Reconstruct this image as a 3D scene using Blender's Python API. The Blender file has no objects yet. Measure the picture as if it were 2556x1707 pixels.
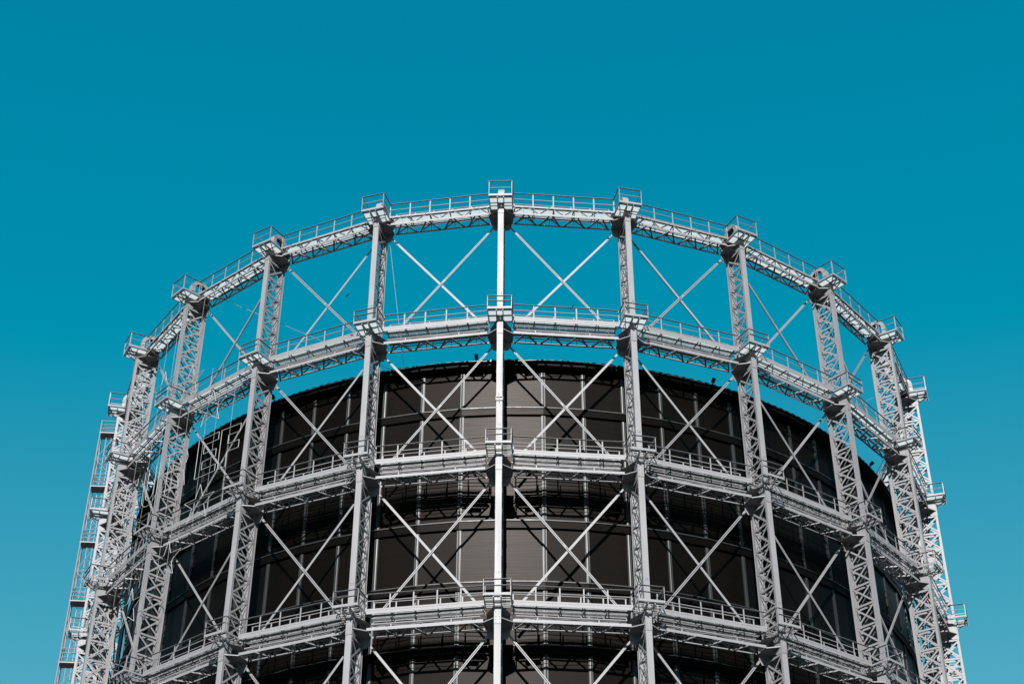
import bpy, math, random
from mathutils import Vector, Matrix
random.seed(7)
R_ = math.radians
scn = bpy.context.scene

# ------------------------------------------------------------------ camera
CAMZ = 1.7
F_PX, PITCH, ROLL, YAW, DIST = 4027.571, 0.626143754, 0.00285902, -0.00469015, 105.251266
PHASE = -0.0352020381                       # world azimuth of the centre column
def _w(x, y, z):
    c, s = math.cos(-PITCH), math.sin(-PITCH)
    y, z = c*y + s*z, -s*y + c*z
    c, s = math.cos(-YAW), math.sin(-YAW)
    return Vector((c*x - s*y, s*x + c*y, z))
rgt = _w(math.cos(ROLL), 0, math.sin(ROLL)); upv = _w(-math.sin(ROLL), 0, math.cos(ROLL)); fwd = _w(0, 1, 0)
cd = bpy.data.cameras.new("camera"); cam = bpy.data.objects.new("camera", cd)
scn.collection.objects.link(cam)
cam.matrix_world = Matrix(((rgt.x, upv.x, -fwd.x, 0), (rgt.y, upv.y, -fwd.y, -DIST), (rgt.z, upv.z, -fwd.z, CAMZ), (0, 0, 0, 1)))
cd.sensor_width = 36.0; cd.lens = F_PX/2556*36.0; cd.clip_start = 0.5; cd.clip_end = 6000
scn.camera = cam

# ------------------------------------------------------------------ sky and sun
SUN_AZ, SUN_EL = R_(-4.8), R_(33.5)
wd = bpy.data.worlds.new("World"); scn.world = wd; wd.use_nodes = True
nt = wd.node_tree; bg = nt.nodes["Background"]
sky = nt.nodes.new("ShaderNodeTexSky"); sky.sky_type = 'NISHITA'; sky.sun_disc = False
sky.sun_elevation = SUN_EL; sky.sun_rotation = math.pi - SUN_AZ
sky.air_density = 1.0; sky.dust_density = 0.6; sky.ozone_density = 1.0
sep = nt.nodes.new("ShaderNodeSeparateColor"); com = nt.nodes.new("ShaderNodeCombineColor")
nt.links.new(sky.outputs[0], sep.inputs[0])
# teal colour grade of the sky: per channel (gain, power, offset, ceiling)
for i, (g, p, o, hi) in enumerate(((1.04, 1.0, -1.07, 2.2), (1.59, 0.75, 0.0, 4.2), (2.06, 0.53, 0.0, 5.0))):
    pw = nt.nodes.new("ShaderNodeMath"); pw.operation = 'POWER'; pw.inputs[1].default_value = p
    m = nt.nodes.new("ShaderNodeMath"); m.operation = 'MULTIPLY_ADD'; m.inputs[1].default_value = g; m.inputs[2].default_value = o
    x = nt.nodes.new("ShaderNodeMath"); x.operation = 'MAXIMUM'; x.inputs[1].default_value = 0.0
    y = nt.nodes.new("ShaderNodeMath"); y.operation = 'MINIMUM'; y.inputs[1].default_value = hi
    nt.links.new(sep.outputs[i], pw.inputs[0]); nt.links.new(pw.outputs[0], m.inputs[0]); nt.links.new(m.outputs[0], x.inputs[0])
    nt.links.new(x.outputs[0], y.inputs[0]); nt.links.new(y.outputs[0], com.inputs[i])
nt.links.new(com.outputs[0], bg.inputs[0]); bg.inputs[1].default_value = 0.06
sd = bpy.data.lights.new("sun", 'SUN'); sun = bpy.data.objects.new("sun", sd); scn.collection.objects.link(sun)
sd.energy = 5.0; sd.angle = R_(0.5); sd.color = (1.0, 0.975, 0.955)
sdir = Vector((math.sin(SUN_AZ)*math.cos(SUN_EL), -math.cos(SUN_AZ)*math.cos(SUN_EL), math.sin(SUN_EL)))
sun.rotation_euler = sdir.to_track_quat('Z', 'Y').to_euler()
sun.location = (0, -200, 150)
scn.view_settings.view_transform = 'Standard'; scn.view_settings.look = 'None'
scn.cycles.diffuse_bounces = 1
scn.view_settings.exposure = 1.0; scn.view_settings.gamma = 1.0

# ------------------------------------------------------------------ materials
def mat(name, col, rough=0.5, spec=0.5, var=0.0, scale=(1, 1, 1), rvar=0.0, metal=0.0, bump=0.0, obj_random=0.0, dirt=None, trans=0.0, stint=None, pvar=0.0, ior=None):
    m = bpy.data.materials.new(name); m.use_nodes = True
    n = m.node_tree.nodes; l = m.node_tree.links; b = n["Principled BSDF"]
    b.inputs["Roughness"].default_value = rough; b.inputs["Metallic"].default_value = metal
    b.inputs["Specular IOR Level"].default_value = spec
    if ior: b.inputs["IOR"].default_value = ior
    if stint: b.inputs["Specular Tint"].default_value = (*stint, 1)
    tc = n.new("ShaderNodeTexCoord"); mp = n.new("ShaderNodeMapping"); mp.inputs["Scale"].default_value = scale
    no = n.new("ShaderNodeTexNoise"); no.inputs["Scale"].default_value = 1.0; no.inputs["Detail"].default_value = 4
    l.new(tc.outputs["Object"], mp.inputs[0]); l.new(mp.outputs[0], no.inputs[0])
    mr = n.new("ShaderNodeMapRange"); mr.inputs[1].default_value = 0.3; mr.inputs[2].default_value = 0.7
    mr.inputs[3].default_value = 1 - var; mr.inputs[4].default_value = 1 + var
    l.new(no.outputs[0], mr.inputs[0])
    hs = n.new("ShaderNodeMix"); hs.data_type = 'RGBA'; hs.blend_type = 'MULTIPLY'; hs.inputs[0].default_value = 1
    hs.inputs[6].default_value = (*col, 1); l.new(mr.outputs[0], hs.inputs[7])
    out = hs.outputs[2]
    if obj_random:
        oi = n.new("ShaderNodeObjectInfo"); m2 = n.new("ShaderNodeMapRange")
        m2.inputs[3].default_value = 1 - obj_random; m2.inputs[4].default_value = 1 + obj_random
        l.new(oi.outputs["Random"], m2.inputs[0])
        h2 = n.new("ShaderNodeMix"); h2.data_type = 'RGBA'; h2.blend_type = 'MULTIPLY'; h2.inputs[0].default_value = 1
        l.new(out, h2.inputs[6]); l.new(m2.outputs[0], h2.inputs[7]); out = h2.outputs[2]
    if dirt:
        n3 = n.new("ShaderNodeTexNoise"); n3.inputs["Scale"].default_value = dirt[0]; n3.inputs["Detail"].default_value = 6
        l.new(tc.outputs["Object"], n3.inputs[0])
        r3 = n.new("ShaderNodeMapRange"); r3.inputs[1].default_value = dirt[1]; r3.inputs[2].default_value = dirt[1] + 0.08
        l.new(n3.outputs[0], r3.inputs[0])
        h3 = n.new("ShaderNodeMix"); h3.data_type = 'RGBA'; h3.inputs[7].default_value = (*dirt[2], 1)
        l.new(r3.outputs[0], h3.inputs[0]); l.new(out, h3.inputs[6]); out = h3.outputs[2]
    l.new(out, b.inputs["Base Color"])
    if rvar:
        m4 = n.new("ShaderNodeMapRange"); m4.inputs[1].default_value = 0.3; m4.inputs[2].default_value = 0.7
        m4.inputs[3].default_value = rough - rvar; m4.inputs[4].default_value = rough + rvar
        l.new(no.outputs[0], m4.inputs[0]); l.new(m4.outputs[0], b.inputs["Roughness"])
    if pvar:                                   # each panel reflects a little differently
        o5 = n.new("ShaderNodeObjectInfo"); m5 = n.new("ShaderNodeMapRange")
        m5.inputs[3].default_value = spec*(1-pvar); m5.inputs[4].default_value = spec*(1+pvar)
        l.new(o5.outputs["Random"], m5.inputs[0]); l.new(m5.outputs[0], b.inputs["Specular IOR Level"])
    if bump:
        bp = n.new("ShaderNodeBump"); bp.inputs["Strength"].default_value = bump; bp.inputs["Distance"].default_value = 0.02
        l.new(no.outputs[0], bp.inputs["Height"]); l.new(bp.outputs[0], b.inputs["Normal"])
    if trans:
        tr = n.new("ShaderNodeBsdfTranslucent"); mx = n.new("ShaderNodeMixShader"); mx.inputs[0].default_value = trans
        tr.inputs[0].default_value = (*col, 1)
        l.new(b.outputs[0], mx.inputs[1]); l.new(tr.outputs[0], mx.inputs[2]); l.new(mx.outputs[0], n["Material Output"].inputs[0])
    return m
STEEL = mat("light_grey_paint", (0.178, 0.172, 0.177), 0.52, 0.42, 0.07, (2.2, 2.2, 0.35), 0.05, dirt=(1.3, 0.66, (0.14, 0.132, 0.125)))
STEEL2 = mat("light_grey_paint_varied", (0.178, 0.172, 0.177), 0.52, 0.42, 0.05, (1.5, 1.5, 2.5), 0.05, obj_random=0.05)
GALV = mat("galvanised_grating", (0.21, 0.217, 0.22), 0.5, 0.4, 0.12, (3, 3, 3), 0.05)
ALU = mat("aluminium_cover", (0.014, 0.0135, 0.013), 0.43, 0.5, 0.06, (3, 3, 0.4), 0.05, ior=1.40)
PANEL = mat("brown_corrugated_panel", (0.0020, 0.0015, 0.0012), 0.37, 0.5, 0.30, (0.30, 0.30, 22), 0.035, bump=0.04, stint=(1.0, 0.90, 0.84), pvar=0.18, ior=1.134)
BAND = mat("brown_fascia", (0.0020, 0.0016, 0.0014), 0.38, 0.5, 0.2, (0.6, 0.6, 5), 0.03, bump=0.03, stint=(1.0, 0.90, 0.84), ior=1.118)
DARK = mat("dark_metal", (0.008, 0.008, 0.009), 0.5, 0.2, 0.2)
ROOFM = mat("grey_corrugated_roof", (0.022, 0.021, 0.020), 0.40, 0.5, 0.3, (4, 4, 4), ior=1.45)
BLACKEAVE = mat("black_eave_lining", (0.005, 0.005, 0.005), 0.7, 0.1, 0.2)
SHEET = mat("translucent_deck_sheet", (0.43, 0.46, 0.46), 0.5, 0.3, 0.08, (2, 2, 2), 0.05, trans=0.80)
NEON = mat("white_tube", (0.27, 0.27, 0.26), 0.4, 0.5, 0.03)
WIRE = mat("steel_wire", (0.17, 0.18, 0.185), 0.4, 0.5, 0.05)
INK = mat("number_paint", (0.12, 0.12, 0.13), 0.5, 0.3, 0.05)
ASPH = mat("asphalt_ground", (0.035, 0.035, 0.035), 0.9, 0.3, 0.25, (0.4, 0.4, 0.4))
FEATH = mat("dark_feathers", (0.03, 0.03, 0.035), 0.8, 0.2, 0.2, (20, 20, 20))

# ------------------------------------------------------------------ mesh helpers
class MB:
    def __init__(s): s.v = []; s.f = []
    def quad(s, a, b, c, d):
        i = len(s.v); s.v += [tuple(a), tuple(b), tuple(c), tuple(d)]; s.f.append((i, i+1, i+2, i+3)); return s
    def prism(s, pts, off):
        """closed polygon pts extruded by vector off"""
        i = len(s.v); n = len(pts); o = Vector(off)
        s.v += [tuple(p) for p in pts] + [tuple(Vector(p) + o) for p in pts]
        s.f.append(tuple(range(i, i+n))); s.f.append(tuple(range(i+2*n-1, i+n-1, -1)))
        for k in range(n):
            k2 = (k+1) % n; s.f.append((i+k, i+n+k, i+n+k2, i+k2))
        return s
    def box(s, x0, x1, y0, y1, z0, z1):
        return s.prism([(x0, y0, z0), (x1, y0, z0), (x1, y1, z0), (x0, y1, z0)], (0, 0, z1-z0))
    def bar(s, p, q, w, h, up=(0, 0, 1)):
        p, q = Vector(p), Vector(q); d = (q-p).normalized(); u = Vector(up)
        sd_ = d.cross(u)
        if sd_.length < 1e-4: sd_ = d.cross(Vector((1, 0, 0)))
        sd_.normalize(); u = sd_.cross(d).normalized()
        a, b = sd_*w/2, u*h/2
        return s.prism([p-a-b, p+a-b, p+a+b, p-a+b], q-p)
    def tube(s, p, q, r, n=6):
        p, q = Vector(p), Vector(q); d = (q-p).normalized(); u = d.orthogonal().normalized(); w = d.cross(u)
        return s.prism([p + (u*math.cos(2*math.pi*k/n) + w*math.sin(2*math.pi*k/n))*r for k in range(n)], q-p)
    def poly(s, pts, r, closed=True, n=6):
        m = len(pts)
        for k in range(m if closed else m-1): s.tube(pts[k], pts[(k+1) % m], r, n)
        return s
    def mesh(s, name, m):
        me = bpy.data.meshes.new(name); me.from_pydata(s.v, [], s.f); me.materials.append(m); me.update(); return me
def rail(m, p, q, out, h=.034, w=.055):
    """angle-iron rail: a low upright leg and a flat leg turned outwards on top"""
    p, q, o = Vector(p), Vector(q), Vector(out).normalized()
    m.bar(p - Vector((0, 0, h/2)), q - Vector((0, 0, h/2)), .010, h)
    m.bar(p + o*w/2 + Vector((0, 0, .005)), q + o*w/2 + Vector((0, 0, .005)), w, .010)
def P(x, r, z): return Vector((x, -r, z))           # column or bay frame: x along the ring, r from the axis
def inst(name, me, parent=None, loc=(0, 0, 0), rz=0.0):
    o = bpy.data.objects.new(name, me); scn.collection.objects.link(o)
    o.parent = parent; o.location = loc; o.rotation_euler = (0, 0, rz); return o
def tag(o, label=None, cat=None, group=None, kind=None):
    if label: o["label"] = label
    if cat: o["category"] = cat
    if group: o["group"] = group
    if kind: o["kind"] = kind
    return o
def ang(deg): return R_(deg) + PHASE

# ------------------------------------------------------------------ levels
Z0 = [z + CAMZ for z in (64.5, 55.42, 46.24, 37.05, 27.9)]
NCOL = 7
STEP = 15
# girder line inside a bay (bay frame)
OX, OR, IX, IR = 3.09, 29.30, 3.02, 28.30

# ground
g = MB(); g.quad((-3000, -3000, 0), (3000, -3000, 0), (3000, 3000, 0), (-3000, 3000, 0))
tag(inst("ground", g.mesh("ground", ASPH)), kind="structure")

# ------------------------------------------------------------------ gasholder frame
frame = bpy.data.objects.new("gasholder_frame", None); scn.collection.objects.link(frame)
tag(frame, "huge light grey steel gasholder frame of lattice columns, ring walkways and crossed braces", "gasholder frame")

TOP = Z0[0] + 0.62
def col_mesh():
    m = MB(); zb = 0.0
    m.box(-.17, .17, -30.0, -29.982, zb, TOP)                       # outer cover plate
    for s in (-1, 1):
        m.box(min(s*.135, s*.167), max(s*.135, s*.167), -29.982, -29.84, zb, TOP)
        m.box(min(s*.145, s*.168), max(s*.145, s*.168), -28.665, -28.46, zb, TOP)
        m.box(min(s*.10, s*.19), max(s*.10, s*.19), -28.458, -28.44, zb, TOP)
        m.box(min(s*.168, s*.182), max(s*.168, s*.182), -28.665, -28.59, zb, TOP)
    m.box(-.144, .144, -28.60, -28.58, zb, TOP)
    # small joint straps across the outer plate
    for L in range(4):
        for dz in (-2.0, -4.4, -6.6):
            m.box(-.171, .171, -30.003, -30.0, Z0[L]+dz, Z0[L]+dz-.45)
    return m.mesh("column", STEEL)
def lattice_mesh(L):
    m = MB()
    if True:
        zt = Z0[L] - .42; zbm = (Z0[L+1] + 1.12) if L < 4 else Z0[4] - 8.0
        n = 6; h = (zt-zbm)/n
        for s in (-1, 1):
            x = s*.176; t = .012
            def flat(r0, z0, r1, z1, w, dx=0):
                a, b = P(x+s*dx, r0, z0), P(x+s*dx, r1, z1)
                m.bar(a, b, t, w, up=Vector((1, 0, 0)).cross(b-a))
            for k in range(n):
                z1 = zt - k*h; z2 = z1 - h
                if k > 0 or True: flat(28.64, z1, 29.90, z1, .115)
                flat(28.62, z1-.07, 29.91, z2+.07, .100, .012)
                flat(28.62, z2+.07, 29.91, z1-.07, .100, -.012)
            # rivet heads down the plate edges
            for k in range(int((zt-zbm)/.3)):
                z = zbm + .15 + k*.3
                m.box(min(s*.168, s*.182), max(s*.168, s*.182), -29.89, -29.865, z, z+.03)
        # stays across the inside of the column
        for k in range(n+1):
            m.box(-.15, .15, -29.86, -29.80, zt-k*h-.04, zt-k*h+.04)
    return m.mesh("lattice", STEEL)
def gusset_mesh(top):
    m = MB(); t = .016
    # lower and upper horizontal plates, flaring from the outer plate to the girder
    def plate(z, pts): m.prism([P(x, r, z) for x, r in pts], (0, 0, t))
    low = [(-.17, 29.95), (.17, 29.95), (.78, 29.42), (.78, 29.25), (.66, 28.5), (.2, 28.46), (-.2, 28.46), (-.66, 28.5), (-.78, 29.25), (-.78, 29.42)]
    plate(0, low)
    upp = [(-.17, 29.95), (.17, 29.95), (.72, 29.38), (.70, 28.5), (-.70, 28.5), (-.72, 29.38)] if top else \
          [(-.17, 29.95), (.17, 29.95), (.62, 28.95), (.62, 28.5), (-.62, 28.5), (-.62, 28.95)]
    plate(.71, upp)
    # lip on the edge of the lower plate
    for a, b in zip(low[1:3], low[2:4]): m.bar(P(a[0], a[1], .008), P(b[0], b[1], .008), .012, .05)
    for a, b in ((low[0], low[9]), (low[9], low[8])): m.bar(P(a[0], a[1], .008), P(b[0], b[1], .008), .012, .05)
    # tangential plate at the inner chord that takes the braces
    m.prism([P(-.44, 28.56, -.56), P(.44, 28.56, -.56), P(.60, 28.56, -.30), P(.64, 28.56, .74), P(-.64, 28.56, .74), P(-.60, 28.56, -.30)], (0, .016, 0))
    # radial side plates with a round hole between the two horizontal plates
    for s in (-1, 1):
        x = s*.172
        c = (29.16, .36); rr = .29
        N = 16; rect = []
        r0, r1, z0, z1 = 28.60, 29.84, .016, .71
        for k in range(N):
            a = 2*math.pi*k/N; dx, dz = math.cos(a), math.sin(a)
            sc = min(((r1-c[0]) if dx > 0 else (c[0]-r0))/max(abs(dx), 1e-6), ((z1-c[1]) if dz > 0 else (c[1]-z0))/max(abs(dz), 1e-6))
            rect.append((c[0]+dx*sc, c[1]+dz*sc))
        for k in range(N):
            k2 = (k+1) % N; a, b = 2*math.pi*k/N, 2*math.pi*k2/N
            m.prism([P(x, *rect[k]), P(x, *rect[k2]), P(x, c[0]+rr*math.cos(b), c[1]+rr*math.sin(b)), P(x, c[0]+rr*math.cos(a), c[1]+rr*math.sin(a))], (s*.01, 0, 0))
        # lower web with its arched edge
        tri = [(29.90, 0), (29.90, -.42)] + [(29.90 - .60*math.sin(t), -.42*math.cos(t)**1.6) for t in (.35, .7, 1.05, 1.35)] + [(29.26, 0)]
        m.prism([P(x, *q) for q in tri], (s*.01, 0, 0))
        m.prism([P(x, *q) for q in ((28.64, 0), (28.64, -.55), (28.74, -.28), (28.95, 0))], (s*.01, 0, 0))
        if not top:
            m.prism([P(x, 29.95, .73), P(x, 29.95, 1.02), P(x, 28.6, 1.02), P(x, 28.6, .73)], (s*.01, 0, 0))
    return m.mesh("gusset", STEEL2)
def splice_mesh():
    m = MB(); m.box(-.178, .178, -30.022, -30.003, -.36, .62)
    for x in (-.09, .09):
        for z in (-.27, -.11, .05, .33, .49):
            m.prism([P(x+.022*math.cos(k*math.pi/3), 30.022, z+.022*math.sin(k*math.pi/3)) for k in range(6)], (0, -.02, 0))
    return m.mesh("splice_plate", STEEL2)
def arch_mesh():
    m = MB(); c = (29.13, 1.40); ro, ri = .68, .44; N = 18
    for s in (-1, 1):
        x = s*.172
        for k in range(N):
            a, b = math.pi*k/N, math.pi*(k+1)/N
            m.prism([P(x, c[0]+q*math.cos(w), c[1]+q*math.sin(w)) for q, w in ((ro, a), (ro, b), (ri, b), (ri, a))], (s*.014, 0, 0))
        for sg in (-1, 1):
            r_a, r_b = sorted((c[0]+sg*ro, c[0]+sg*ri))
            m.prism([P(x, r_a, .62), P(x, r_b, .62), P(x, r_b, 1.40), P(x, r_a, 1.40)], (s*.014, 0, 0))
        for k in range(15):
            a = math.pi*(k+.5)/15
            m.box(min(x, x+s*.028), max(x, x+s*.028), -(c[0]+.6*math.cos(a)+.014), -(c[0]+.6*math.cos(a)-.014), c[1]+.6*math.sin(a)-.014, c[1]+.6*math.sin(a)+.014)
    for k in range(N):                                                   # rim strip
        a, b = math.pi*k/N, math.pi*(k+1)/N
        m.prism([P(-.172, c[0]+q*math.cos(w), c[1]+q*math.sin(w)) for q, w in ((ro, a), (ro, b), (ro-.014, b), (ro-.014, a))], (.344, 0, 0))
    for sg in (-1, 1): m.box(-.172, .172, -(c[0]+sg*ro)-.007, -(c[0]+sg*ro)+.007, .62, 1.40)
    return m.mesh("arch", STEEL2)

def sheets(m, x0, x1, r_in, r_out, z, n):
    w = (x1-x0)/n
    for k in range(n): m.quad(P(x0+k*w+.008, r_out, z), P(x0+(k+1)*w-.008, r_out, z), P(x0+(k+1)*w-.008, r_in, z), P(x0+k*w+.008, r_in, z))
    return m
def slats(m, x0, x1, r_in, r_out, z, pitch, depth, taper=0):
    n = int((r_out-r_in)/pitch)
    for k in range(n+1):
        r = r_in + k*pitch
        m.box(x0, x1, -r-.0025, -r+.0025, z-depth, z)
    nx = max(2, int((x1-x0)/.6))
    for k in range(1, nx):
        x = x0 + (x1-x0)*k/nx
        m.box(x-.003, x+.003, -r_out, -r_in, z-depth*.6, z-.002)
    return m
def platform_meshes(top):
    if top: zd, rf, zr, w, rb = .46, 30.72, 1.58, .70, 29.42
    else:   zd, rf, zr, w, rb = .93, 30.70, 1.82, .70, 29.45
    f = MB()
    f.box(-w, w, -rf-.02, -rf+.02, zd-.02, zd+.12)                     # front toe beam
    for s in (-1, 1):
        f.bar(P(s*w, rf-.02, zd+.03), P(s*w, rb-.3, zd+.03), .03, .10)
        f.bar(P(s*.19, rf-.02, zd-.07), P(s*.19, 29.98, zd-.07), .05, .12)
        f.bar(P(s*.19, rf-.08, zd-.13), P(s*.19, 29.99, zd-.50 if top else zd-.45), .045, .05)
    f.box(-w+.02, w-.02, -(rf+rb)/2-.025, -(rf+rb)/2+.025, zd-.075, zd-.035)
    f.box(-w+.02, w-.02, -rb-.03, -rb+.03, zd-.11, zd-.035)
    f.box(-w+.02, w-.02, -rf+.1, -rf+.15, zd-.075, zd-.035)
    frame_me = f.mesh("platform", STEEL2)
    d = MB()
    sheets(d, -w+.02, w-.02, rb+.02, rf-.03, zd-.02, 2)
    deck = d.mesh("deck", SHEET)
    r = MB(); rb2 = rb-.02
    for s in (-1, 1):
        r.bar(P(s*w, rf, zd-.06), P(s*w, rf, zr), .065, .035)
        r.bar(P(s*w, rb2, zd-.06), P(s*w, rb2, zr), .065, .035)
        rail(r, P(s*w, rf, zr), P(s*w, rb2, zr), (s, 0, 0)); r.tube(P(s*w, rf, (zr+zd)/2+.06), P(s*w, rb2, (zr+zd)/2+.06), .020)
    rail(r, P(-w-.05, rf, zr), P(w+.05, rf, zr), (0, -1, 0))
    if top: r.tube(P(-w, rf, (zr+zd)/2+.06), P(w, rf, (zr+zd)/2+.06), .024)
    else: rail(r, P(-w, rf+.02, (zr+zd)/2+.07), P(w, rf+.02, (zr+zd)/2+.07), (0, -1, 0))
    return frame_me, deck, r.mesh("railing", STEEL2)

def girder_meshes(top):
    f = MB()
    f.bar(P(-OX, OR, .05), P(OX, OR, .05), .10, .012); f.bar(P(-OX, OR+.045, .055), P(OX, OR+.045, .055), .012, .13 if top else .16)
    f.bar(P(-IX, IR, .05), P(IX, IR, .05), .09, .012); f.bar(P(-IX, IR+.05, .05), P(IX, IR+.05, .05), .012, .10)
    f.bar(P(-IX, IR, .66), P(IX, IR, .66), .09, .012); f.bar(P(-IX, IR-.04, .64), P(IX, IR-.04, .64), .012, .10)
    if top:
        f.bar(P(-OX-.1, OR+.02, .64), P(OX+.1, OR+.02, .64), .012, .10)
        f.bar(P(-OX-.1, OR-.03, .60), P(OX+.1, OR-.03, .60), .10, .012)
    for x in (-1.5, .1, 1.7):                                             # joint covers on the lower chord
        f.box(x-.05, x+.05, -(OR+.062), -(OR+.05), -.04, .15)
    g_me = f.mesh("girder", STEEL2)
    b = MB(); n = 4
    for k in range(n):                                                     # bottom zigzag, angles
        xc = -OX + 2*OX*(k+.5)/n; xl = -IX + 2*IX*k/n; xr = -IX + 2*IX*(k+1)/n
        for e, s in ((xl+.10, -1), (xr-.10, 1)):
            b.bar(P(xc+s*.12, OR-.02, .0), P(e, IR+.04, .0), .11, .012)
            b.bar(P(xc+s*.12, OR-.02, .045), P(e, IR+.04, .045), .012, .09)
    bot = b.mesh("bottom_bracing", STEEL2)
    i = MB(); n = 4
    for k in range(n):                                                     # inner face
        xc = -IX + 2*IX*(k+.5)/n; xl = -IX + 2*IX*k/n; xr = -IX + 2*IX*(k+1)/n
        i.bar(P(xl+.06, IR, .08), P(xc-.05, IR, .62), .06, .07, up=(0, 1, 0)); i.bar(P(xc+.05, IR, .62), P(xr-.06, IR, .08), .06, .07, up=(0, 1, 0))
        i.bar(P(xc, IR, .08), P(xc, IR, .62), .05, .05)
    inn = i.mesh("inner_bracing", STEEL2)
    out = None
    if top:
        o = MB()
        for k in range(n):
            xc = -OX + 2*OX*(k+.5)/n; xl = -OX + 2*OX*k/n; xr = -OX + 2*OX*(k+1)/n
            for a, c in ((xl+.08, xc-.08), (xr-.08, xc+.08)):
                p, q = P(a, OR+.035, .10), P(c, OR+.035, .60)
                dd = (q-p).normalized(); up_ = Vector((0, 1, 0)).cross(dd); up_ = up_ if up_.z > 0 else -up_
                o.bar(p, q, .010, .058, up=up_); o.bar(p+up_*.029+Vector((0, -.03, 0)), q+up_*.029+Vector((0, -.03, 0)), .052, .010, up=up_)
        out = o.mesh("outer_bracing", STEEL2)
    return g_me, bot, inn, out

def walkway_meshes(top, dense):
    ro, ri, xo, xi = OR+.05, 28.42, 3.22, 3.05
    if top: zf0, zf1, zr = .56, .68, 1.62
    else:   zf0, zf1, zr = .92, 1.22, 2.05
    zd = zf0 + .06 if top else zf1 - .03
    f = MB()
    f.box(-xo, xo, -ro-.012, -ro+.012, zf0, zf1)                       # outer toe board
    if not top: f.box(-xo, xo, -ro-.02, -ro-.012, zf0+.19, zf0+.205)
    f.box(-xi, xi, -ri-.012, -ri+.012, zf0-.02, zf0+(.10 if not top else .12))
    ncr = 5
    for k in range(ncr+1):
        x = -xi + 2*xi*k/ncr; x = max(-xi+.05, min(xi-.05, x))
        f.bar(P(x, ro-.02, zd-.085), P(x, ri, zd-.085), .05, .07)
    if not top:
        for q, w in ((.18, .03), (.30, .06), (.52, .03), (.70, .07)): f.box(-xi, xi, -(ro-q)-w/2, -(ro-q)+w/2, zd-.30, zd-.25)
        for x in (-2.2, -.4, 1.3, 2.5):                                   # cable clips and hangers under the walkway
            f.bar(P(x, ro-.1, zf0), P(x+.1, ro-.45, zf0-.55), .03, .03); f.bar(P(x+.1, ro-.45, zf0-.55), P(x+.1, ri, zf0-.55), .03, .03)
    wm = f.mesh("walkway", STEEL2)
    d = MB()
    if dense: sheets(d, -xi, xi, ri+.02, ro-.03, zd-.03, 10)
    else: slats(d, -xi, xi, ri+.03, ro-.05, zd, .105, .03)
    dm = d.mesh("deck", SHEET if dense else GALV)
    r = MB(); npst = 5
    for k in range(npst+1):
        x = -xo+.06 + (2*xo-.12)*k/npst
        r.box(x-.035, x+.035, -ro-.035, -ro-.015, zf0-.02, zr)
        xx = -xi+.06 + (2*xi-.12)*k/npst
        r.box(xx-.035, xx+.035, -ri-.01, -ri+.01, zf0-.10, zr)
    rr = .027
    rail(r, P(-xo, ro+.025, zr), P(xo, ro+.025, zr), (0, -1, 0))
    r.tube(P(-xo, ro+.025, (zr+zf1)/2+.02), P(xo, ro+.025, (zr+zf1)/2+.02), rr)
    for z in (zr-.02, (zr+zf1)/2-.02): r.tube(P(-xi, ri, z), P(xi, ri, z), rr)
    rm = r.mesh("railing", STEEL2)
    return wm, dm, rm
def pipes_mesh():
    m = MB()
    m.tube(P(-2.9, OR-.18, .42), P(2.9, OR-.18, .42), .05, 8); m.tube(P(-2.9, OR-.34, .44), P(2.9, OR-.34, .44), .03, 8)
    m.box(-2.95, 2.95, -(OR-.52), -(OR-.62), .40, .44); m.tube(P(-2.9, OR-.80, .30), P(2.9, OR-.80, .30), .035, 8)
    pts = [(-2.6, .20), (-2.1, .28), (-.9, .22), (.2, .30), (1.3, .21), (2.5, .26)]
    for a, b in zip(pts, pts[1:]): m.tube(P(a[0], OR-.05, a[1]), P(b[0], OR-.05, b[1]), .018, 5)
    for x in (-1.8, 1.4): m.box(x-.03, x+.03, -(OR+.01), -(OR-.03), .1, .30)
    return m.mesh("pipe_run", STEEL2)
def lamp_mesh():
    m = MB(); m.prism([P(-.42, OR-.05, .24), P(.42, OR-.05, .24), P(.42, OR-.24, .36), P(-.42, OR-.24, .36)], (0, 0, .07))
    for x in (-.3, .3): m.box(x-.015, x+.015, -(OR-.10), -(OR-.14), .06, .3)
    return m.mesh("light_bar", DARK)

M_col, M_lat = col_mesh(), [lattice_mesh(L) for L in range(5)]
M_gt, M_g = gusset_mesh(True), gusset_mesh(False)
M_sp, M_arch = splice_mesh(), arch_mesh()
M_pt, M_p = platform_meshes(True), platform_meshes(False)
M_girt, M_gir = girder_meshes(True), girder_meshes(False)
M_wt, M_w2, M_w = walkway_meshes(True, True), walkway_meshes(False, True), walkway_meshes(False, False)
M_pipe, M_lamp = pipes_mesh(), lamp_mesh()
# open-grid platform deck of the lower levels
_d = MB(); slats(_d, -.68, .68, 29.55, 30.64, .93, .21, .03); M_pdl = _d.mesh("deck", GALV)

def number_mesh(txt):
    cu = bpy.data.curves.new("number_"+txt, 'FONT'); cu.body = txt; cu.size = .24; cu.align_x = 'CENTER'; cu.extrude = .002
    o = bpy.data.objects.new("tmp", cu); scn.collection.objects.link(o)
    dg = bpy.context.evaluated_depsgraph_get(); me = bpy.data.meshes.new_from_object(o.evaluated_get(dg))
    bpy.data.objects.remove(o); bpy.data.curves.remove(cu)
    me.transform(Matrix.Rotation(math.pi/2, 4, 'X')); me.materials.clear(); me.materials.append(INK); me.name = "number"; return me

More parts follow.
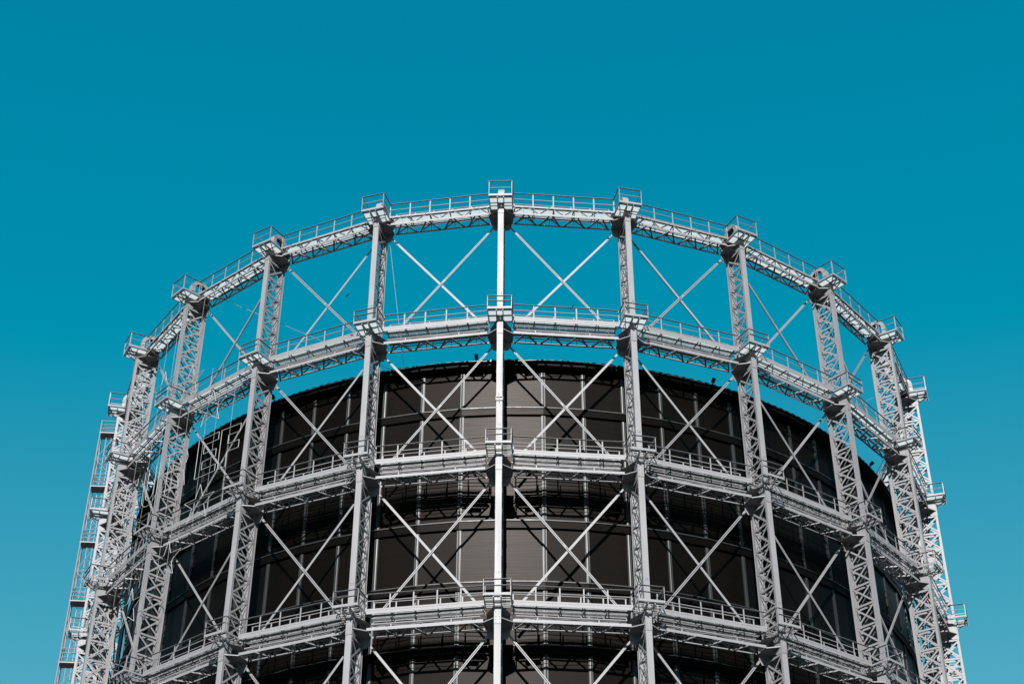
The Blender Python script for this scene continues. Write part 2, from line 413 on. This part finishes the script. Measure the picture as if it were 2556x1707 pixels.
for k in range(-NCOL, NCOL+1):
    c = inst("column", M_col, frame, rz=ang(k*STEP)); c["group"] = "columns of the gasholder frame"
    for L in range(5): inst("lattice", M_lat[L], c)
    nm = number_mesh(str(19-k) if 19-k > 0 else str(43-k))
    for L in range(5):
        z = Z0[L]
        inst("gusset", M_gt if L == 0 else M_g, c, (0, 0, z))
        inst("splice_plate", M_sp, c, (0, 0, z))
        if L >= 1 : inst("number", nm, c, (0, -30.006, z+2.48))
        pm = M_pt if L == 0 else M_p
        p = inst("platform", pm[0], frame, (0, 0, z), ang(k*STEP)); p["group"] = "platforms around the columns"
        inst("deck", pm[1] if L < 2 else M_pdl, p); inst("railing", pm[2], p)
    inst("arch", M_arch, c, (0, 0, Z0[0]))

def brace_mesh(double, sgn, storey):
    """one brace of a bay: from the gusset at the sgn*-left column down to the other column, bay frame"""
    h = R_(STEP/2)
    def colpt(side, x, r, z):       # point given in the frame of the column at side*7.5 deg
        a = side*h; return Vector((x*math.cos(a) + r*math.sin(a), x*math.sin(a) - r*math.cos(a), z))
    zt, zb = Z0[storey], Z0[storey+1]
    a = colpt(-sgn, sgn*.50, 28.50, zt-.27); b = colpt(sgn, -sgn*.90, 28.50, zb+1.22)
    off = Vector((0, -.03 if double else .03, 0)); a += off; b += off
    d = (b-a).normalized(); nrm = Vector((0, 1, 0)); side = nrm.cross(d).normalized()
    m = MB(); e = d*.75
    if double:
        for s in (-1, 1):
            o = side*s*.043
            m.bar(a+o+d*.55, b+o, .012, .052, up=side); m.bar(a+side*s*.022+d*.55+Vector((0, .04, 0)), b+side*s*.022+Vector((0, .04, 0)), .07, .010, up=side)
        m.bar(a, a+e, .02, .12, up=side)
        L = (b-a).length
        m.bar(a+d*.55+Vector((0, .078, 0)), b+Vector((0, .078, 0)), .008, .06, up=side)
        q = a + d*(L*.5); m.bar(q-d*.10, q+d*.10, .008, .09, up=side)
    else:
        m.bar(a+d*.5, b, .014, .135, up=side)
        m.bar(a+side*.06+d*.55+Vector((0, .04, 0)), b+side*.06+Vector((0, .04, 0)), .07, .012, up=side)
        m.bar(a, a+e, .03, .10, up=side)
    for k in range(2):
        for s in (-1, 1):
            q = a + d*(.58+.1*k) + side*s*.035 - nrm*.014
            m.box(q.x-.014, q.x+.014, q.y-.012, q.y, q.z-.014, q.z+.014)
    return m.mesh("brace", STEEL2)
M_br = {(d, s, L): brace_mesh(d, s, L) for d in (0, 1) for s in (-1, 1) for L in range(4)}
for k in range(-NCOL, NCOL):
    a = ang(k*STEP + STEP/2)
    for L in range(5):
        z = Z0[L]
        gm = M_girt if L == 0 else M_gir
        gd = inst("ring_girder", gm[0], frame, (0, 0, z), a); gd["group"] = "ring girders between the columns"
        inst("bottom_bracing", gm[1], gd); inst("inner_bracing", gm[2], gd)
        if gm[3]: inst("outer_bracing", gm[3], gd)
        if L > 0:
            inst("pipe_run", M_pipe, gd)
            for x in (-2.2, 2.2): inst("light_bar", M_lamp, gd, (x, 0, 0))
        wm = M_wt if L == 0 else (M_w2 if L == 1 else M_w)
        w = inst("walkway", wm[0], frame, (0, 0, z), a); w["group"] = "walkways on the ring girders"
        inst("deck", wm[1], w); inst("railing", wm[2], w)
    if -6 <= k < 6:
        for L in range(4):
            for s in (-1, 1):
                top_k = k if s == 1 else k+1            # column the brace hangs from
                b = inst("brace", M_br[(1 if top_k % 2 == 0 else 0, s, L)], frame, rz=a); b["group"] = "crossed braces between the columns"
# clamp with a short aerial on the centre column
m = MB(); zc = Z0[2] + 4.15
m.box(-.20, .20, -30.05, -30.004, zc, zc+.05); m.box(-.20, .20, -30.05, -30.004, zc+.22, zc+.27)
for s in (-1, 1): m.box(min(s*.18, s*.205), max(s*.18, s*.205), -30.05, -29.8, zc, zc+.27)
m.tube(P(.0, 30.09, zc-.12), P(-.03, 30.10, zc+.5), .018)
inst("clamp", m.mesh("clamp", STEEL2), frame, rz=ang(0))

# ------------------------------------------------------------------ the round hall inside
hall = bpy.data.objects.new("round_hall", None); scn.collection.objects.link(hall); hall.location = (.05, 0, 0)
tag(hall, "dark brown round hall with faceted panel walls and pale mullions standing inside the steel frame", "building")
RW = 27.02; EAVE = 54.87 + CAMZ
bands = [z + CAMZ for z in (51.83, 48.09, 44.37, 40.60, 36.85, 33.1, 29.35)]
NF = 72
w2 = RW*math.tan(math.pi/NF)
m = MB(); m.box(-w2, w2, -RW, -RW+.15, 0, EAVE-.1); M_panel = m.mesh("wall_panel", PANEL)
def mull_mesh():
    m = MB(); rr = RW/math.cos(math.pi/NF)
    segs = [(EAVE-.55, bands[0]+.0)] + [(bands[i]-.50, bands[i+1]) for i in range(len(bands)-1)] + [(bands[-1]-.5, 0)]
    for zt, zb in segs:
        pts = [P(-.115, rr-.02, zb), P(-.115, rr+.045, zb), P(-.05, rr+.047, zb), P(0, rr+.060, zb), P(.05, rr+.047, zb), P(.115, rr+.045, zb), P(.115, rr-.02, zb)]
        m.prism(pts, (0, 0, zt-zb))
    return m.mesh("mullion", ALU)
M_mull = mull_mesh()
for k in range(NF):
    if abs((k if k < NF/2 else k-NF)) > 24: continue
    kk = k if k < NF/2 else k-NF
    o = inst("wall_panel", M_panel, hall, rz=ang(kk*5+2.5)); o["group"] = "wall panels of the hall"
    o = inst("mullion", M_mull, hall, rz=ang(kk*5)); o["group"] = "mullions of the hall"
# back wall, plain
m = MB()
for kk in list(range(25, 47)): 
    a0, a1 = ang(kk*5), ang(kk*5+5); rr = RW/math.cos(math.pi/NF)
    p, q = Vector((rr*math.sin(a0), -rr*math.cos(a0), 0)), Vector((rr*math.sin(a1), -rr*math.cos(a1), 0))
    m.quad(p, q, q+Vector((0, 0, EAVE-.1)), p+Vector((0, 0, EAVE-.1)))
inst("back_wall", m.mesh("back_wall", PANEL), hall)
def ring(m, r0, r1, z0, z1, n=NF, off=0.0):
    """closed ring of n facets with a rectangular section, corners on the given apothem"""
    c = math.cos(math.pi/n); i = len(m.v)
    for k in range(n):
        a = ang(k*360/n) + off
        for r, z in ((r1/c, z0), (r1/c, z1), (r0/c, z1), (r0/c, z0)): m.v.append((r*math.sin(a), -r*math.cos(a), z))
    for k in range(n):
        k2 = (k+1) % n
        for e in range(4):
            e2 = (e+1) % 4; m.f.append((i+4*k+e, i+4*k2+e, i+4*k2+e2, i+4*k+e2))
    return m
for zb in bands:
    m = ring(MB(), RW-.02, RW+.13, zb-.50, zb-.075); o = inst("fascia_band", m.mesh("fascia_band", BAND), hall)
    s = ring(MB(), RW-.02, RW+.17, zb-.065, zb); inst("sill_rail", s.mesh("sill_rail", ALU), o)
m = ring(MB(), RW-.1, 27.48, EAVE-.30, EAVE-.10)
eave = inst("eave", m.mesh("eave", BLACKEAVE), hall)
# roof: low cone, corrugated, its edge showing the trapezoid ribs
m = MB(); NR = 340; re = 27.60
v0 = len(m.v)
for k in range(NR):
    for t, hi in ((0.0, 0), (0.45, 0), (0.5, 1), (0.95, 1)):
        a = ang((k+t)*360/NR); z = EAVE + (.045 if hi else 0)
        m.v.append((re*math.sin(a), -re*math.cos(a), EAVE-.085)); m.v.append((re*math.sin(a), -re*math.cos(a), z)); m.v.append(((re-2.5)*math.sin(a), -(re-2.5)*math.cos(a), z+.35))
n4 = NR*4
for k in range(n4):
    a, b = v0+3*k, v0+3*((k+1) % n4)
    m.f.append((a, b, b+1, a+1)); m.f.append((a+1, b+1, b+2, a+2))
cc = len(m.v); m.v.append((0, 0, EAVE+3.2))
for k in range(n4):
    a, b = v0+3*k+2, v0+3*((k+1) % n4)+2; m.f.append((a, b, cc))
inst("roof", m.mesh("roof", ROOFM), hall)
for k in range(NF*2): pass
m = ring(MB(), 27.15, 27.23, EAVE-.095, EAVE-.06)
for k in range(-48, 49):                                                # eave brackets under the sheet edge
    a = ang(k*1.667); d = Vector((math.sin(a), -math.cos(a), 0)); p = d*27.1; q = d*27.56
    m.bar(p+Vector((0, 0, EAVE-.10)), q+Vector((0, 0, EAVE-.045)), .05, .05)
inst("eave_brackets", m.mesh("eave_brackets", DARK), eave)

# ------------------------------------------------------------------ pixel ray helper (used once to read positions off the survey photo)
def polar(deg, r, z): a = ang(deg); return Vector((r*math.sin(a), -r*math.cos(a), z))

# floodlights standing on the eave
def floodlight(deg, tilt, label, s=1.0):
    o = bpy.data.objects.new("floodlight", None); scn.collection.objects.link(o)
    o.location = polar(deg, 27.52, EAVE+.02); o.rotation_euler = (0, 0, ang(deg))
    tag(o, label, "floodlight", "floodlights along the roof edge")
    m = MB(); m.bar((0, 0, -.05), (0, -0.25*math.cos(tilt), .16), .06, .06); m.box(-.06, .06, -.04, .1, -.06, .0)
    inst("arm", m.mesh("arm", DARK), o)
    m = MB(); u = Vector((0, -math.cos(tilt), math.sin(tilt))); c0 = Vector((0, -0.25*math.cos(tilt), .16))
    m.bar(c0-u*.08, c0+u*.20*s, .20*s, .12); m.bar(c0+u*.20*s, c0+u*.22*s, .24*s, .15)
    inst("lamp_head", m.mesh("lamp_head", DARK), o)
# (filled in below)
FL = [(-3.1, 1.15, "small dark floodlight sticking up from the roof edge left of the centre column"),
      (27.1, .75, "small dark floodlight leaning out from the roof edge right of column 18"),
      (-30.7, .75, "small dark floodlight leaning out from the roof edge just right of column 21"),
      (57.8, .6, "small floodlight on the roof edge nearest the right side of the frame")]
for a in FL: floodlight(*a)

# ------------------------------------------------------------------ outline sign: letters and stars of white tube on vertical wires
RS = 30.55
sign = bpy.data.objects.new("outline_sign", None); scn.collection.objects.link(sign)
tag(sign, "white outline letters ringed by outline stars, strung on wires before the left columns", "sign")
def S(x, z, r=RS): a = x/RS + PHASE; return Vector((r*math.sin(a), -r*math.cos(a), z+CAMZ))
TR = .019
def outline(name, loops, x0, z0, closed=True):
    m = MB()
    for lp in loops: m.poly([S(x0+x, z0+z) for x, z in lp], TR, closed)
    return inst(name, m.mesh(name, NEON), sign)
LH = 2.68; LW = 1.68
def E_(w=LW): return [[(0, 0), (w, 0), (w, .47), (.47*1.1, .47), (.52, 1.02), (w*.95, 1.02), (w*.95, 1.56), (.52, 1.56), (.52, 2.17), (w, 2.17), (w, LH), (0, LH)], ]
F_ = [[(0, 0), (.60, 0), (.60, 1.02), (1.48, 1.02), (1.48, 1.56), (.60, 1.56), (.60, 2.15), (1.5, 2.15), (1.5, LH), (0, LH)]]
U_ = [[(0, LH), (.42, LH), (.42, .85)] + [(.83-.41*math.cos(t), .80-.38*math.sin(t)) for t in [math.pi*k/8 for k in range(1, 8)]] + [(1.24, .85), (1.24, LH), (1.66, LH), (1.66, .8)] +
      [(.83+.83*math.cos(t), .75-.75*math.sin(t)) for t in [math.pi*k/10 for k in range(1, 10)]] + [(0, .8)]]
R1 = [(0, 0), (.48, 0), (.48, 1.05), (.62, 1.20), (.88, 1.15), (1.0, .95), (1.14, .05), (1.66, 0), (1.50, .95), (1.22, 1.28), (1.55, 1.55), (1.66, 1.98), (1.52, 2.42), (1.15, 2.66), (.8, LH), (0, LH)]
R2 = [(.48, 1.55), (.85, 1.57), (1.08, 1.75), (1.08, 2.0), (.85, 2.17), (.48, 2.17)]
ZL = 48.86
outline("letter", E_(1.5), -27.15, ZL); outline("letter", U_, -24.75, ZL); outline("letter", [[(x*1.13, z) for x, z in R1], [(x*1.13, z) for x, z in R2]], -22.18, ZL)
outline("letter", E_(), -19.42, ZL); outline("letter", F_, -17.52, ZL)
def star(x0, z0, ro=1.30, ri=.52, rot=0.0):
    pts = []
    for k in range(10):
        a = math.pi/2 + rot - k*math.pi/5; r = ro if k % 2 == 0 else ri; pts.append((r*math.cos(a), r*math.sin(a)))
    outline("star", [pts], x0, z0)
STARS = [] # filled from survey
for (x, z) in [(-21.15, 56.5), (-18.72, 53.6), (-18.78, 47.0), (-21.0, 44.05), (-24.2, 42.15), (-26.9, 41.5), (-24.25, 57.55), (-27.1, 56.9)]:
    star(x, z)
for i, x in enumerate((-26.4, -24.6, -23.5, -21.8, -20.9, -19.1, -18.2, -16.9)):
    m = MB(); zt = (63.6, 55.2)[1 if i in (0, 3, 5, 6, 7) else 0]; zb = 43.2 if i < 5 else 47.6
    m.tube(S(x, zt, RS-.03), S(x, zb, RS-.03), .010, 5)
    if zt < 60: m.v = []; m.f = []; m.tube(S(x, 56.9, 29.45), S(x, 56.7, RS-.03), .012, 5); m.tube(S(x, 56.7, RS-.03), S(x, zb, RS-.03), .010, 5)
    inst("wire", m.mesh("wire", WIRE), sign)

# ------------------------------------------------------------------ thin stay cables
def cable(p, q, label, r=.014):
    m = MB(); m.tube(p, q, r, 5); o = inst("stay_cable", m.mesh("stay_cable", WIRE)); tag(o, label, "cable")
cable(polar(-41.3, 28.3, 64.65+CAMZ), polar(-13.98, 27.5, 54.95+CAMZ), "thin grey cable slanting down from the top left girder to the roof edge")
cable(polar(60.8, 28.3, 61.0+CAMZ), polar(44.4, 27.5, 54.95+CAMZ), "thin grey cable slanting down to the roof edge behind the right columns")
cable(polar(-14.3, 28.5, 64.0+CAMZ), polar(-12.3, 27.5, 54.95+CAMZ), "thin dark near-vertical cable hanging beside column 20", .010)

# ------------------------------------------------------------------ stair tower at the left edge
st = bpy.data.objects.new("stair_tower", None); scn.collection.objects.link(st)
a0 = ang(-83.5); st.rotation_euler = (0, 0, a0)
tag(st, "slim white scaffold ladder tower with railed landings outside the leftmost columns", "stair tower")
X0, X1, Ra, Rb = -.42, .42, 30.35, 31.60
LZ = [65.65 + CAMZ - 4.66*i for i in range(-0, 14)]
for x in (X0, X1):
    for r in (Ra, Rb):
        m = MB(); m.tube(P(x, r, 0), P(x, r, LZ[0]+1.05), .055, 8); inst("post", m.mesh("post", STEEL2), st)
for i, z in enumerate(LZ):
    m = MB(); m.box(X0-.05, X1+.05, -Rb-.05, -Ra+.05, z-.07, z)
    lo = inst("landing", m.mesh("landing", STEEL2), st)
    m = MB()
    for q in (.35, .70, 1.02):
        m.tube(P(X0, Rb, z+q), P(X1, Rb, z+q), .025); m.tube(P(X0, Ra, z+q), P(X0, Rb, z+q), .025); m.tube(P(X1, Ra, z+q), P(X1, Rb, z+q), .025)
    for x in (-.4, .4): m.tube(P(x, Rb, z), P(x, Rb, z+1.02), .02)
    inst("railing", m.mesh("railing", STEEL2), lo)
    if i+1 < len(LZ):
        zb = LZ[i+1]
        m = MB()
        lx = -.12 if i % 2 else .12
        for r in (Ra+.42, Ra+.80): m.bar(P(lx, r, z), P(-lx, r, zb), .03, .05)
        for k in range(1, 14): t = k/14; m.tube(P(lx*(1-2*t), Ra+.42, z+(zb-z)*t), P(lx*(1-2*t), Ra+.80, z+(zb-z)*t), .012, 5)
        inst("ladder", m.mesh("ladder", STEEL2), st)
        m = MB(); zm = (z+zb)/2
        for x in (X0, X1):
            m.tube(P(x, Ra, z-.2), P(x, Rb, zm), .022); m.tube(P(x, Rb, zm), P(x, Ra, zb+1.0), .022); m.tube(P(x, Ra, zm), P(x, Rb, zm), .022)
        m.tube(P(X0, Rb, z-.2), P(X1, Rb, zm), .022); m.tube(P(X1, Rb, zm), P(X0, Rb, zb+1.0), .022); m.tube(P(X0, Rb, zm), P(X1, Rb, zm), .022)
        inst("cross_brace", m.mesh("cross_brace", STEEL2), st)

# ------------------------------------------------------------------ birds
def bird(name, loc, rz, s, label, flying):
    m = MB(); rings = [(-.20, .004), (-.12, .035), (-.02, .06), (.07, .05), (.11, .03), (.14, .035), (.18, .028), (.205, .008), (.235, .002)]
    N = 8; i0 = 0
    for j, (x, r) in enumerate(rings):
        for k in range(N):
            t = 2*math.pi*k/N; zz = .0 + (.07*(x/.2) if x > 0 else .1*x)
            m.v.append((x, r*math.cos(t), zz + r*math.sin(t)))
    for j in range(len(rings)-1):
        for k in range(N): m.f.append((j*N+k, j*N+(k+1) % N, (j+1)*N+(k+1) % N, (j+1)*N+k))
    m.f.append(tuple(range(N-1, -1, -1))); m.f.append(tuple(range((len(rings)-1)*N, len(rings)*N)))
    m.prism([(-.14, -.02, -.01), (-.14, .02, -.01), (-.32, .035, -.05), (-.32, -.035, -.05)], (0, 0, .012))
    if flying:
        for s_ in (-1, 1): m.prism([(.06, s_*.04, .02), (-.07, s_*.04, .02), (-.10, s_*.28, .07), (-.02, s_*.42, .05), (.05, s_*.25, .08)], (0, 0, .01))
    else:
        for s_ in (-1, 1): m.tube((.0, s_*.025, -.04), (.01, s_*.025, -.11), .006, 5)
    m.v = [tuple(c*s for c in v) for v in m.v]
    o = inst(name, m.mesh(name, FEATH), None, loc, rz); tag(o, label, "bird"); return o
bird("perched_bird", polar(8.3, 29.35, Z0[1]+2.17), ang(8.3)-1.2, .75, "small dark bird perched on the second walkway railing right of the centre column", False)
bird("flying_bird", polar(-16.6, 31.5, 57.9+CAMZ), .6, .5, "small dark bird flying in front of the sky left of column 20", True)
